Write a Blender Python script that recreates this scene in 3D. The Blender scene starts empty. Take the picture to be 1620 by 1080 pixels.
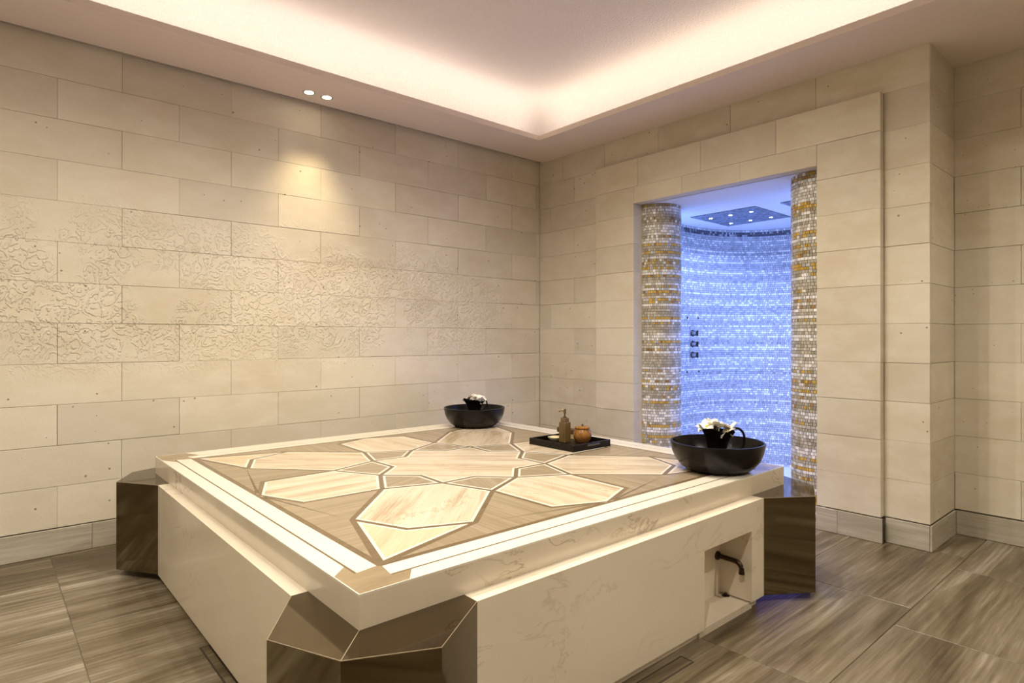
import bpy, bmesh, math, random
from math import pi, sin, cos, radians, atan2, hypot
from mathutils import Vector, Matrix

random.seed(7)
scene = bpy.context.scene
col = scene.collection

# ------------------------------------------------------------------ camera
CAM_H, F_PX, YAW, PITCH = 1.25, 962.79, 0.8530, 0.0014
cam_data = bpy.data.cameras.new('camera')
cam_data.sensor_width = 36.0
cam_data.lens = F_PX * 36.0 / 1620.0
cam_data.shift_y = -7.51 / 1620.0
cam_data.clip_start = 0.02
cam = bpy.data.objects.new('camera', cam_data)
cam.location = (0, 0, CAM_H)
cam.rotation_euler = (pi / 2 + PITCH, 0, YAW - pi / 2)
col.objects.link(cam)
scene.camera = cam

# ------------------------------------------------------------------ world, exposure
world = bpy.data.worlds.new('world')
scene.world = world
world.use_nodes = True
world.node_tree.nodes['Background'].inputs['Color'].default_value = (1.0, 0.86, 0.66, 1)
world.node_tree.nodes['Background'].inputs['Strength'].default_value = 0.0
vs = scene.view_settings
vs.view_transform = 'Standard'
vs.look = 'None'
vs.gamma = 1.0
vs.use_curve_mapping = False
vs.exposure = 0.42

# ------------------------------------------------------------------ room numbers (metres)
YL = 4.369            # left wall plane  (faces -y)
XW = 4.179            # right wall plane (faces -x)
YE = 1.072            # end of the right wall, where it returns
XC = 4.694            # wall beyond the return
ZS = 2.975            # soffit underside
XK, YK = 3.681, 3.855  # edge of the ceiling tray
XN, YN = -2.6, -2.6   # walls behind the camera
HB = 0.155            # baseboard height
ZC = [HB + 0.2357 * k for k in range(13)]   # block courses
XP = XW - 0.055       # face of the door surround
DY0, DY1, DZ = 1.69, 3.173, 2.375           # door opening
JB = 4.22             # back of the jamb
AZ, AF = 2.378, -0.08  # shower ceiling and sunken floor
ACX, ACY, AAX, AAY = 5.20, 2.47, 1.09, 0.985  # shower plan

# ------------------------------------------------------------------ lights
def light(name, kind, loc, energy, color, rot=(0, 0, 0), **kw):
    d = bpy.data.lights.new(name, kind)
    d.energy = energy
    d.color = color
    for k, v in kw.items():
        setattr(d, k, v)
    o = bpy.data.objects.new(name, d)
    o.location = loc
    o.rotation_euler = rot
    col.objects.link(o)
    return o

WARM = (1.0, 0.88, 0.73)
COVE = 1.4           # watts per metre of strip
def cove(name, cx, cy, lx, ly):
    light(name, 'AREA', (cx, cy, 3.035), COVE * max(lx, ly), WARM, (pi, 0, 0), shape='RECTANGLE', size=lx, size_y=ly)
TX0, TY0 = XN + 0.7, YN + 0.7     # near edges of the tray
o_ = 0.14
cove('cove_strip_light', (TX0 + XK) / 2, YK + o_, XK - TX0 + .1, 0.04)
cove('cove_strip_light', (TX0 + XK) / 2, TY0 - o_, XK - TX0 + .1, 0.04)
cove('cove_strip_light', XK + o_, (TY0 + YK) / 2, 0.04, YK - TY0 + .1)
cove('cove_strip_light', TX0 - o_, (TY0 + YK) / 2, 0.04, YK - TY0 + .1)
# blue light strips of the shower, standing upright behind the two mosaic columns
BLUE = (0.20, 0.36, 1.0)
light('shower_strip_light', 'AREA', (4.66, 3.36, 1.2), 13, BLUE, (pi / 2, 0, radians(-100)), shape='RECTANGLE', size=0.05, size_y=2.1)
light('shower_strip_light', 'AREA', (4.66, 1.58, 1.2), 13, BLUE, (pi / 2, 0, radians(-80)), shape='RECTANGLE', size=0.05, size_y=2.1)


# ------------------------------------------------------------------ node helpers
class NT:
    def __init__(s, name):
        s.m = bpy.data.materials.new(name)
        s.m.use_nodes = True
        s.t = s.m.node_tree
        s.b = s.t.nodes['Principled BSDF']
    def n(s, typ, ins=None, **props):
        k = s.t.nodes.new(typ)
        for a, v in props.items():
            setattr(k, a, v)
        for a, v in (ins or {}).items():
            s.put(k.inputs[a], v)
        return k
    def put(s, sock, v):
        if isinstance(v, bpy.types.NodeSocket):
            s.t.links.new(v, sock)
        else:
            if hasattr(sock.default_value, '__len__') and not hasattr(v, '__len__'):
                v = (v,) * len(sock.default_value)
            if hasattr(v, '__len__') and len(v) == 3 and len(sock.default_value) == 4:
                v = (*v, 1)
            sock.default_value = v
    def math(s, op, a, b=0.0, c=0.0, clamp=False):
        k = s.n('ShaderNodeMath', {0: a, 1: b, 2: c}, operation=op, use_clamp=clamp)
        return k.outputs[0]
    def vmul(s, v, xyz):
        return s.n('ShaderNodeVectorMath', {0: v, 1: xyz}, operation='MULTIPLY').outputs[0]
    def vadd(s, v, w):
        return s.n('ShaderNodeVectorMath', {0: v, 1: w}, operation='ADD').outputs[0]
    def noise(s, vec, scale, detail=3.0, rough=0.55, dist=0.0, col_=False):
        k = s.n('ShaderNodeTexNoise', {'Vector': vec, 'Scale': scale, 'Detail': detail, 'Roughness': rough, 'Distortion': dist})
        return k.outputs['Color' if col_ else 'Fac']
    def ramp(s, fac, stops):
        k = s.n('ShaderNodeValToRGB', {'Fac': fac})
        e = k.color_ramp.elements
        while len(e) > 1:
            e.remove(e[-1])
        e[0].position, e[0].color = stops[0][0], (*stops[0][1], 1)
        for p, c in stops[1:]:
            x = e.new(p)
            x.color = (*c, 1)
        return k.outputs['Color']
    def smooth(s, v, a, b):
        return s.n('ShaderNodeMapRange', {'Value': v, 'From Min': a, 'From Max': b}, interpolation_type='SMOOTHSTEP').outputs[0]
    def mix(s, fac, a, b, mode='MIX'):
        k = s.n('ShaderNodeMix', data_type='RGBA', blend_type=mode)
        for i, v in ((0, fac), (6, a), (7, b)):
            s.put(k.inputs[i], v)
        return k.outputs[2]
    def bump(s, h, strength=0.3, dist=0.01, normal=None):
        k = s.n('ShaderNodeBump', {'Height': h, 'Strength': strength, 'Distance': dist})
        if normal is not None:
            s.put(k.inputs['Normal'], normal)
        return k.outputs['Normal']
    def pos(s):
        return s.n('ShaderNodeNewGeometry').outputs['Position']
    def obj(s):
        return s.n('ShaderNodeTexCoord').outputs['Object']
    def rnd(s):
        return s.n('ShaderNodeObjectInfo').outputs['Random']
    def done(s, color, rough=0.5, normal=None, metal=0.0, **kw):
        s.put(s.b.inputs['Base Color'], color)
        s.put(s.b.inputs['Roughness'], rough)
        s.put(s.b.inputs['Metallic'], metal)
        if normal is not None:
            s.put(s.b.inputs['Normal'], normal)
        for k, v in kw.items():
            s.put(s.b.inputs[k.replace('_', ' ')], v)
        return s.m

M = {}
def plain(name, c, rough=0.5, metal=0.0, **kw):
    t = NT(name)
    # a little uneven wear so that no surface is perfectly flat in tone
    v = t.noise(t.obj(), 35.0, 2.0)
    M[name] = t.done(t.mix(t.math('MULTIPLY', v, 0.35), c, [x * 0.72 for x in c]), rough, None, metal, **kw)

def stone_wall(name, carved):
    t = NT(name)
    p = t.pos()
    r = t.rnd()
    big = t.noise(p, 1.1, 3.0)
    mid = t.noise(t.vmul(p, (1, 1, 2.2)), 4.5, 4.0, 0.6)
    fine = t.noise(p, 70.0, 3.0, 0.7)
    c = t.ramp(big, [(0.3, (0.60, 0.53, 0.40)), (0.7, (0.69, 0.64, 0.53))])
    c = t.mix(t.math('MULTIPLY', t.smooth(mid, 0.35, 0.75), 0.55), c, (0.73, 0.68, 0.575))
    tone = t.n('ShaderNodeMapRange', {'Value': r, 'To Min': 0.92, 'To Max': 1.05}).outputs[0]
    c = t.mix(1.0, c, t.n('ShaderNodeCombineColor', {0: tone, 1: tone, 2: tone}).outputs[0], 'MULTIPLY')
    c = t.mix(t.math('MULTIPLY', t.smooth(fine, 0.55, 0.8), 0.25), c, (0.50, 0.44, 0.32))
    # scattered open pores
    vo = t.n('ShaderNodeTexVoronoi', {'Vector': p, 'Scale': 17.0, 'Randomness': 1.0})
    size = t.math('MULTIPLY', t.smooth(t.n('ShaderNodeSeparateColor', {0: vo.outputs['Color']}).outputs[0], 0.62, 1.0), 0.11)
    pore = t.math('LESS_THAN', vo.outputs['Distance'], size)
    c = t.mix(t.math('MULTIPLY', pore, 0.85), c, (0.20, 0.15, 0.09))
    h = t.math('ADD', t.math('MULTIPLY', fine, 0.35), t.math('MULTIPLY', mid, 0.6))
    h = t.math('SUBTRACT', h, t.math('MULTIPLY', pore, 0.8))
    nrm = t.bump(h, 0.35, 0.006)
    if carved:
        sp = t.n('ShaderNodeSeparateXYZ', {0: p})
        X, Z = sp.outputs[0], sp.outputs[2]
        q = t.n('ShaderNodeCombineXYZ', {0: X, 1: 0.0, 2: Z}).outputs[0]
        wob = t.vmul(t.noise(q, 5.0, 2.0, 0.5, 0.0, True), (0.16, 0.0, 0.16))
        q2 = t.vadd(q, wob)
        va = t.n('ShaderNodeTexVoronoi', {'Vector': q2, 'Scale': 13.0}).outputs['Distance']
        ra = t.math('SINE', t.math('MULTIPLY', va, 17.0))
        vb = t.n('ShaderNodeTexVoronoi', {'Vector': t.vadd(q, t.vmul(wob, (.5, 0, .5))), 'Scale': 31.0}).outputs['Distance']
        rb = t.math('SINE', t.math('MULTIPLY', vb, 12.0))
        scroll = t.smooth(t.math('ADD', t.math('MULTIPLY', ra, 0.7), t.math('MULTIPLY', rb, 0.55)), -0.1, 0.7)
        # worn field of carving: a broad band across the wall, broken up by wear and from block to block
        band = t.math('MULTIPLY', t.smooth(Z, 0.95, 1.35), t.smooth(Z, 2.15, 1.8))
        band = t.math('MULTIPLY', band, t.smooth(X, 3.95, 3.3))
        wear = t.noise(q, 2.1, 3.0, 0.6)
        wear = t.math('ADD', wear, t.math('MULTIPLY', t.math('SUBTRACT', r, 0.5), 0.22))
        msk = t.math('MULTIPLY', band, t.smooth(wear, 0.40, 0.54))
        nrm = t.bump(t.math('MULTIPLY', scroll, msk), 0.62, 0.011, nrm)
    M[name] = t.done(c, 0.72, nrm, Specular_IOR_Level=0.25)
stone_wall('limestone', False)
stone_wall('carved_limestone', True)

def streaky(name, stops, stretch, scale, rough, fine_amt=0.3, bump=0.0, world_space=False, spec=0.5, rough_var=0.0, cross=None):
    """stone with veins running along local x"""
    t = NT(name)
    p = t.pos() if world_space else t.obj()
    r = t.rnd()
    sh = t.n('ShaderNodeCombineXYZ', {0: t.math('MULTIPLY', r, 37.0), 1: t.math('MULTIPLY', r, 91.0), 2: t.math('MULTIPLY', r, 13.0)}).outputs[0]
    q = t.vadd(p, sh)
    a = t.noise(t.vmul(q, (1.0, stretch, stretch)), scale, 5.0, 0.6, 0.5)
    b = t.noise(t.vmul(q, (1.0, stretch * 4, stretch * 4)), scale * 2.2, 3.0, 0.6, 0.1)
    v = t.math('ADD', t.math('MULTIPLY', a, 1.0 - fine_amt), t.math('MULTIPLY', b, fine_amt))
    v = t.math('ADD', v, t.math('MULTIPLY', t.math('SUBTRACT', r, 0.5), 0.06))
    c = t.ramp(v, stops)
    if cross:
        vein = t.noise(t.vmul(q, (1.0, 3.0, 3.0)), 4.5, 6.0, 0.7, 1.2)
        vm = t.smooth(t.math('ABSOLUTE', t.math('SUBTRACT', vein, 0.5)), 0.022, 0.0)
        vm = t.math('MULTIPLY', vm, t.smooth(t.noise(q, 3.0, 2.0), 0.5, 0.68))
        c = t.mix(t.math('MULTIPLY', vm, 0.85), c, cross)
    nrm = t.bump(b, bump, 0.004) if bump else None
    rg = t.math('ADD', rough, t.math('MULTIPLY', a, rough_var)) if rough_var else rough
    M[name] = t.done(c, rg, nrm, Specular_IOR_Level=spec)
streaky('floor_stone', [(0.35, (0.062, 0.044, 0.023)), (0.46, (0.135, 0.106, 0.062)), (0.55, (0.21, 0.174, 0.118)), (0.68, (0.42, 0.38, 0.31))], 6.5, 0.9, 0.24, 0.36, 0.25, False, 0.5, 0.22)
streaky('skirting_stone', [(0.30, (0.30, 0.27, 0.21)), (0.5, (0.42, 0.38, 0.30)), (0.70, (0.58, 0.54, 0.45))], 7.0, 1.6, 0.42, 0.4, 0.1)
streaky('cream_stone', [(0.30, (0.33, 0.235, 0.135)), (0.42, (0.50, 0.405, 0.28)), (0.51, (0.62, 0.52, 0.38)), (0.66, (0.69, 0.61, 0.485))], 9.0, 1.6, 0.16, 0.25, cross=(0.40, 0.24, 0.11))
streaky('tan_stone', [(0.28, (0.50, 0.37, 0.22)), (0.5, (0.64, 0.51, 0.34)), (0.7, (0.72, 0.60, 0.43))], 8.0, 2.2, 0.18, 0.3)
streaky('taupe_stone', [(0.30, (0.23, 0.175, 0.105)), (0.5, (0.31, 0.243, 0.155)), (0.7, (0.41, 0.335, 0.23))], 22.0, 1.6, 0.2, 0.5)
streaky('brown_line_stone', [(0.3, (0.135, 0.090, 0.044)), (0.7, (0.20, 0.14, 0.075))], 6.0, 5.0, 0.2)
streaky('corner_inlay_stone', [(0.3, (0.25, 0.18, 0.10)), (0.7, (0.36, 0.275, 0.17))], 3.0, 4.0, 0.12)

def marble(name, base, shade, vein_c, vein_amt, rough):
    t = NT(name)
    p = t.pos()
    w = t.vadd(p, t.vmul(t.noise(p, 1.3, 3.0, 0.6, 0.0, True), (0.7, 0.7, 0.7)))
    cloud = t.noise(w, 1.4, 4.0)
    c = t.mix(t.smooth(cloud, 0.35, 0.75), base, shade)
    n1 = t.noise(t.vmul(w, (1, 1, 1.8)), 1.7, 6.0, 0.62, 0.6)
    v1 = t.smooth(t.math('ABSOLUTE', t.math('SUBTRACT', n1, 0.5)), 0.016, 0.0)
    n2 = t.noise(p, 2.4, 2.0)
    vm = t.math('MULTIPLY', v1, t.smooth(n2, 0.45, 0.66))
    c = t.mix(t.math('MULTIPLY', vm, vein_amt), c, vein_c)
    M[name] = t.done(c, rough, None)
marble('white_marble', (0.74, 0.66, 0.54), (0.64, 0.56, 0.44), (0.34, 0.25, 0.15), 0.75, 0.14)
marble('panel_marble', (0.82, 0.745, 0.62), (0.77, 0.69, 0.555), (0.42, 0.32, 0.20), 0.3, 0.14)
marble('strip_marble', (0.80, 0.76, 0.66), (0.76, 0.70, 0.59), (0.60, 0.50, 0.38), 0.25, 0.14)

def polished_brown():
    t = NT('polished_brown_stone')
    p = t.obj()
    a = t.noise(t.vmul(p, (1, 1, 4)), 2.2, 4.0, 0.6, 0.4)
    c = t.ramp(a, [(0.3, (0.008, 0.003, 0.0004)), (0.6, (0.014, 0.006, 0.0008)), (0.8, (0.024, 0.013, 0.002))])
    M['polished_brown_stone'] = t.done(c, 0.06, None, IOR=2.2, Specular_Tint=(1.0, 0.86, 0.56))
polished_brown()

def ceiling_mat():
    t = NT('ceiling_plaster')
    p = t.pos()
    n = t.noise(p, 62.0, 3.0, 0.65)
    M['ceiling_plaster'] = t.done((0.87, 0.80, 0.77), 0.9, t.bump(n, 0.9, 0.014), Specular_IOR_Level=0.1)
    t = NT('soffit_paint')
    n = t.noise(t.pos(), 40.0, 2.0)
    M['soffit_paint'] = t.done((0.78, 0.68, 0.61), 0.8, t.bump(n, 0.1, 0.003), Specular_IOR_Level=0.15)
ceiling_mat()

def mosaic_mat(name, rough, metal):
    t = NT(name)
    a = t.n('ShaderNodeVertexColor', layer_name='tile_color').outputs[0]
    M[name] = t.done(a, rough, None, metal)
mosaic_mat('mosaic_glass', 0.38, 0.1)
plain('mosaic_grout', (0.16, 0.14, 0.11), 0.8)
plain('black_ceramic', (0.0045, 0.003, 0.003), 0.30, Specular_IOR_Level=0.28)
plain('tray_lacquer', (0.006, 0.0035, 0.0025), 0.35, Specular_IOR_Level=0.25)
plain('bronze', (0.055, 0.035, 0.022), 0.32, 0.8)
plain('brushed_steel', (0.62, 0.60, 0.56), 0.3, 1.0)
plain('brass', (0.20, 0.145, 0.075), 0.35, 0.9)
plain('gunmetal', (0.16, 0.155, 0.15), 0.4, 0.9)
plain('chrome', (0.75, 0.76, 0.80), 0.12, 1.0)
plain('petal', (0.90, 0.87, 0.76), 0.55, Subsurface_Weight=0.1)
plain('petal_heart', (0.85, 0.66, 0.16), 0.5)
plain('soap', (0.80, 0.62, 0.36), 0.45)
plain('soap_dish', (0.52, 0.50, 0.33), 0.4)
plain('shower_plaster', (0.80, 0.82, 0.86), 0.7)
plain('dark_joint', (0.05, 0.035, 0.022), 0.7)
plain('pale_joint_and_highlight', (0.46, 0.38, 0.26), 0.4)
plain('bristle', (0.42, 0.32, 0.18), 0.8)
def wood(name, c1, c2, rough):
    t = NT(name)
    p = t.obj()
    a = t.noise(t.vmul(p, (1, 1, 0.12)), 110.0, 4.0, 0.6, 0.3)
    M[name] = t.done(t.ramp(a, [(0.35, c1), (0.65, c2)]), rough, None)
wood('bamboo_wood', (0.085, 0.052, 0.016), (0.17, 0.11, 0.038), 0.4)
wood('jar_wood', (0.16, 0.062, 0.012), (0.36, 0.165, 0.04), 0.22)
wood('dark_wood', (0.050, 0.022, 0.010), (0.085, 0.042, 0.018), 0.4)
def emit(name, c, strength):
    t = NT(name)
    t.put(t.b.inputs['Emission Color'], c)
    t.put(t.b.inputs['Emission Strength'], strength)
    M[name] = t.done(c, 0.4)
emit('lamp_warm', (1.0, 0.86, 0.62), 14.0)
emit('added_violet_glow', (0.45, 0.35, 1.0), 3.0)  # glow of the bar added at the shower doorway
emit('lamp_blue', (0.55, 0.75, 1.0), 18.0)

# ------------------------------------------------------------------ mesh helpers
class MB:
    """collects vertices and faces; build() links them as one mesh object"""
    def __init__(s):
        s.v, s.f = [], []
    def add(s, vs, fs):
        b = len(s.v)
        s.v += [tuple(p) for p in vs]
        s.f += [[b + i for i in f] for f in fs]
        return s
    def box(s, x0, x1, y0, y1, z0, z1, ch=0.0):
        if ch <= 0:
            vs = [(x, y, z) for z in (z0, z1) for y in (y0, y1) for x in (x0, x1)]
            return s.add(vs, [(0, 2, 3, 1), (4, 5, 7, 6), (0, 1, 5, 4), (2, 6, 7, 3), (0, 4, 6, 2), (1, 3, 7, 5)])
        # prism with the vertical edges and the top and bottom rims chamfered
        poly = [(x0 + ch, y0), (x1 - ch, y0), (x1, y0 + ch), (x1, y1 - ch), (x1 - ch, y1), (x0 + ch, y1), (x0, y1 - ch), (x0, y0 + ch)]
        return s.prism(poly, z0, z1, ch)
    def prism(s, poly, z0, z1, ch=0.0):
        n = len(poly)
        if ch > 0:
            ins = inset(poly, ch)
            rings = [(ins, z0), (poly, z0 + ch), (poly, z1 - ch), (ins, z1)]
        else:
            rings = [(poly, z0), (poly, z1)]
        vs = [(x, y, z) for pl, z in rings for x, y in pl]
        fs = []
        for k in range(len(rings) - 1):
            for i in range(n):
                j = (i + 1) % n
                fs.append((k * n + i, k * n + j, (k + 1) * n + j, (k + 1) * n + i))
        fs.append(tuple(range(n - 1, -1, -1)))
        fs.append(tuple((len(rings) - 1) * n + i for i in range(n)))
        return s.add(vs, fs)
    def ring(s, outer, inner, z0, z1):
        n = len(outer)
        vs = [(x, y, z) for pl, z in ((outer, z0), (outer, z1), (inner, z1), (inner, z0)) for x, y in pl]
        fs = []
        for k in range(4):
            for i in range(n):
                j = (i + 1) % n
                fs.append((k * n + i, k * n + j, ((k + 1) % 4) * n + j, ((k + 1) % 4) * n + i))
        return s.add(vs, fs)
    def lathe(s, prof, seg=40, c=(0, 0, 0)):
        """profile of (radius, z); radius 0 closes the end"""
        rows = []
        b0 = len(s.v)
        vs, fs = [], []
        for r, z in prof:
            if r <= 1e-6:
                rows.append([len(vs)])
                vs.append((c[0], c[1], c[2] + z))
            else:
                rows.append([len(vs) + i for i in range(seg)])
                vs += [(c[0] + r * cos(2 * pi * i / seg), c[1] + r * sin(2 * pi * i / seg), c[2] + z) for i in range(seg)]
        for a, b in zip(rows, rows[1:]):
            for i in range(seg):
                j = (i + 1) % seg
                if len(a) == 1 and len(b) == 1:
                    continue
                if len(a) == 1:
                    fs.append((a[0], b[j], b[i]))
                elif len(b) == 1:
                    fs.append((a[i], a[j], b[0]))
                else:
                    fs.append((a[i], a[j], b[j], b[i]))
        return s.add(vs, fs)
    def tube(s, pts, rad, seg=10, caps=True):
        pts = [Vector(p) for p in pts]
        rads = rad if hasattr(rad, '__len__') else [rad] * len(pts)
        vs, fs = [], []
        up = Vector((0, 0, 1))
        for i, p in enumerate(pts):
            d = (pts[min(i + 1, len(pts) - 1)] - pts[max(i - 1, 0)]).normalized()
            u = d.cross(up if abs(d.dot(up)) < 0.95 else Vector((1, 0, 0))).normalized()
            if i and u.dot(lu) < 0:
                u = -u
            lu = u
            w = d.cross(u)
            vs += [p + (u * cos(2 * pi * k / seg) + w * sin(2 * pi * k / seg)) * rads[i] for k in range(seg)]
        for i in range(len(pts) - 1):
            for k in range(seg):
                j = (k + 1) % seg
                fs.append((i * seg + k, i * seg + j, (i + 1) * seg + j, (i + 1) * seg + k))
        if caps:
            fs.append(tuple(range(seg - 1, -1, -1)))
            fs.append(tuple((len(pts) - 1) * seg + k for k in range(seg)))
        return s.add(vs, fs)
    def mesh(s, name, material, smooth=False):
        me = bpy.data.meshes.new(name)
        me.from_pydata(s.v, [], s.f)
        bm = bmesh.new()
        bm.from_mesh(me)
        bmesh.ops.recalc_face_normals(bm, faces=bm.faces)
        bm.to_mesh(me)
        bm.free()
        me.materials.append(M[material])
        if smooth:
            me.polygons.foreach_set('use_smooth', [True] * len(me.polygons))
            me.set_sharp_from_angle(angle=radians(38))
        return me
    def build(s, name, material, parent=None, smooth=False, loc=(0, 0, 0), rz=0.0):
        return put(name, s.mesh(name, material, smooth), parent, loc, rz)

def put(name, me, parent=None, loc=(0, 0, 0), rz=0.0):
    o = bpy.data.objects.new(name, me)
    col.objects.link(o)
    o.location = loc
    o.rotation_euler = (0, 0, rz)
    if parent is not None:
        o.parent = parent
    return o

def inset(poly, d):
    """offset a counter-clockwise polygon inwards by d"""
    n = len(poly)
    out = []
    for i in range(n):
        p0, p1, p2 = (Vector(poly[(i + k) % n]) for k in (-1, 0, 1))
        e1, e2 = (p1 - p0).normalized(), (p2 - p1).normalized()
        n1, n2 = Vector((-e1.y, e1.x)), Vector((-e2.y, e2.x))
        k = 1 + n1.dot(n2)
        out.append(tuple(p1 + (n1 + n2) * (d / k)))
    return out

def tag(o, label, cat, group=None, kind=None):
    o['label'] = label
    if cat:
        o['category'] = cat
    if group:
        o['group'] = group
    if kind:
        o['kind'] = kind
    return o
def empty(name, loc=(0, 0, 0), rz=0.0):
    return put(name, None, None, loc, rz)
def structure(o, label, cat):
    return tag(o, label, cat, None, 'structure')

# ------------------------------------------------------------------ block work
block_cache = {}
def block_mesh(L, h, dep, material, name='stone_block', gap=0.0007, ch=0.0016):
    gap = random.choice((0.0004, 0.0007, 0.0011)) if name == 'stone_block' else gap
    ch = gap * 2.2 if name == 'stone_block' else ch
    key = (round(L, 3), round(h, 3), round(dep, 3), material, name, gap)
    if key not in block_cache:
        b = MB()
        x, z = L / 2 - gap, h / 2 - gap
        r = [(-x, -z), (x, -z), (x, z), (-x, z)]
        r2 = [(-x + ch, -z + ch), (x - ch, -z + ch), (x - ch, z - ch), (-x + ch, z - ch)]
        vs = [(u, dep, w) for u, w in r] + [(u, ch, w) for u, w in r] + [(u, 0, w) for u, w in r2]
        fs = [(3, 2, 1, 0)]
        for k in (0, 4):
            for i in range(4):
                j = (i + 1) % 4
                fs.append((k + i, k + j, k + 4 + j, k + 4 + i))
        fs.append((8, 9, 10, 11))
        b.add(vs, fs)
        block_cache[key] = b.mesh(name, material)
    return block_cache[key]

def block_left(parent, x0, x1, z0, z1, y, dep=0.03, material='limestone', jit=0.0012, name='stone_block'):
    """a block in a wall that faces -y"""
    return put(name, block_mesh(x1 - x0, z1 - z0, dep, material, name), parent, ((x0 + x1) / 2, y + random.uniform(-jit, jit), (z0 + z1) / 2))
def block_right(parent, y0, y1, z0, z1, x, dep=0.03, material='limestone', jit=0.0012, name='stone_block'):
    """a block in a wall that faces -x"""
    return put(name, block_mesh(y1 - y0, z1 - z0, dep, material, name), parent, (x + random.uniform(-jit, jit), (y0 + y1) / 2, (z0 + z1) / 2), -pi / 2)

def joints(a, b, first, step):
    js = []
    x = first
    while x > a:
        x -= step
    x += step
    while x < b - 0.02:
        if x > a + 0.02:
            js.append(x)
        x += step
    return [a] + js + [b]

TOP = 3.16
# left wall: carved limestone courses, laid in half bond
wl = structure(MB().box(XN, XW + 0.03, YL + 0.029, YL + 0.09, -0.02, TOP).build('wall_left', 'dark_joint'), 'left wall of pale carved limestone blocks in half bond', 'wall')
wl.data.materials[0] = M['limestone']
zl = ZC + [TOP]
for k in range(len(zl) - 1):
    js = joints(-1.2, XW, 0.333 if k % 2 == 0 else 0.650, 0.633)
    for a, b in zip(js, js[1:]):
        block_left(wl, a, b, zl[k], zl[k + 1], YL, material='carved_limestone')
MB().box(XN, -1.2, YL, YL + 0.03, HB, TOP).build('plain_panel', 'limestone', wl)

# right wall with the door opening, its return and the wall beyond
wr = structure(MB().box(XW + 0.029, JB + 0.02, DY1, YL + 0.03, -0.1, TOP)
               .box(XW + 0.029, JB + 0.02, YE + 0.03, DY0, -0.1, TOP)
               .box(XW + 0.029, JB + 0.02, DY0, DY1, DZ + 0.003, TOP)
               .build('wall_right', 'limestone'), 'right wall of smooth limestone blocks with the shower doorway', 'wall')
def course_right(parent, y0, y1, k, js, x, dep=0.03, z0=None, z1=None):
    js = [y0] + sorted(j for j in js if y0 + .02 < j < y1 - .02) + [y1]
    for a, b in zip(js, js[1:]):
        block_right(parent, a, b, z0 if z0 is not None else ZC[k], z1 if z1 is not None else ZC[k + 1], x, dep)
SY0, SY1 = 1.314, 3.590            # door surround
course_right(wr, YE, YL, 11, (1.717, 2.33, 2.965, 3.533, 4.05), XW, z1=ZS + 0.02)
for k in range(11):
    course_right(wr, YE, SY0, k, (), XW)
    course_right(wr, SY1, YL, k, ((4.21,) if k % 2 else (3.90,)), XW)
sur = structure(MB().box(XW, XW + 0.028, SY0 + 0.01, DY0 - 0.01, HB, ZC[11] - 0.01).box(XW, XW + 0.028, DY1 + 0.01, SY1 - 0.01, HB, ZC[11] - 0.01)
                .build('trim_1', 'limestone'), 'raised limestone surround framing the shower doorway', 'surround')
for k in range(9):
    course_right(sur, SY0, DY0, k, (), XP, JB - XP)
    course_right(sur, DY1, SY1, k, (), XP, JB - XP)
course_right(sur, SY0, DY0, 9, (), XP, JB - XP)
course_right(sur, DY1, SY1, 9, (), XP, JB - XP)
course_right(sur, DY0, DY1, 9, (2.226, 2.71), XP, JB - XP, z0=DZ)
course_right(sur, SY0, SY1, 10, (1.959, 2.545, 3.13), XP, 0.055)

wret = structure(MB().box(XW + 0.03, XC + 0.06, YE + 0.029, YE + 0.3, -0.05, ZS + 0.05).build('wall_return', 'limestone'), 'narrow limestone return at the end of the right wall', 'wall')
for k in range(12):
    block_left(wret, XW + 0.03, XC, ZC[k], ZC[k + 1], YE)
wfr = structure(MB().box(XC + 0.029, XC + 0.1, YN, YE + 0.1, -0.05, ZS + 0.05).build('wall_far_right', 'limestone'), 'limestone wall set back at the far right', 'wall')
for k in range(12):
    js = joints(-0.6, YE, 0.74 if k % 2 == 0 else 0.43, 0.633)
    for a, b in zip(js, js[1:]):
        block_right(wfr, a, b, ZC[k], ZC[k + 1], XC)
MB().box(XC, XC + 0.03, YN, -0.6, HB, ZS).build('plain_panel', 'limestone', wfr)
structure(MB().box(XN - 0.1, XN, YN - .1, YL + 0.1, -0.05, TOP).build('wall_behind', 'limestone'), 'plain limestone wall behind the viewer on the left', 'wall')
structure(MB().box(XN - .1, XC + 0.1, YN - 0.1, YN, -0.05, TOP).build('wall_near', 'limestone'), 'plain limestone wall behind the viewer on the right', 'wall')

# ------------------------------------------------------------------ floor
fl = structure(MB().box(XN, XC + 0.05, YN, YL + 0.05, -0.06, -0.006).build('floor', 'dark_joint'), 'floor of streaked grey brown stone tiles', 'floor')
fl.data.materials[0] = M['skirting_stone']
def tile_mesh(L, w):
    key = ('tile', round(L, 3), round(w, 3))
    if key not in block_cache:
        block_cache[key] = MB().prism([(-L / 2 + .0013, -w / 2 + .0013), (L / 2 - .0013, -w / 2 + .0013), (L / 2 - .0013, w / 2 - .0013), (-L / 2 + .0013, w / 2 - .0013)], -0.006, 0.0, 0.0012).mesh('floor_tile', 'floor_stone')
    return block_cache[key]
rows = [-0.90, -0.30, 0.305, 0.905, 1.480, 2.056, 2.632, 3.210, 3.850, YL]
for i, (a, b) in enumerate(zip(rows, rows[1:])):
    x_end = XC if a < 1.0 else XW
    js = joints(-0.7, x_end, 0.300 - (0.24 if i == 2 else 0.5 if i == 1 else 0), 0.98)
    for p, q in zip(js, js[1:]):
        put('floor_tile', tile_mesh(q - p, b - a), fl, ((p + q) / 2, (a + b) / 2, 0))
MB().box(XN, XC, YN, -0.9, -0.006, 0).box(XN, -0.7, -0.9, YL, -0.006, 0).build('plain_slab', 'floor_stone', fl)

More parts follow.
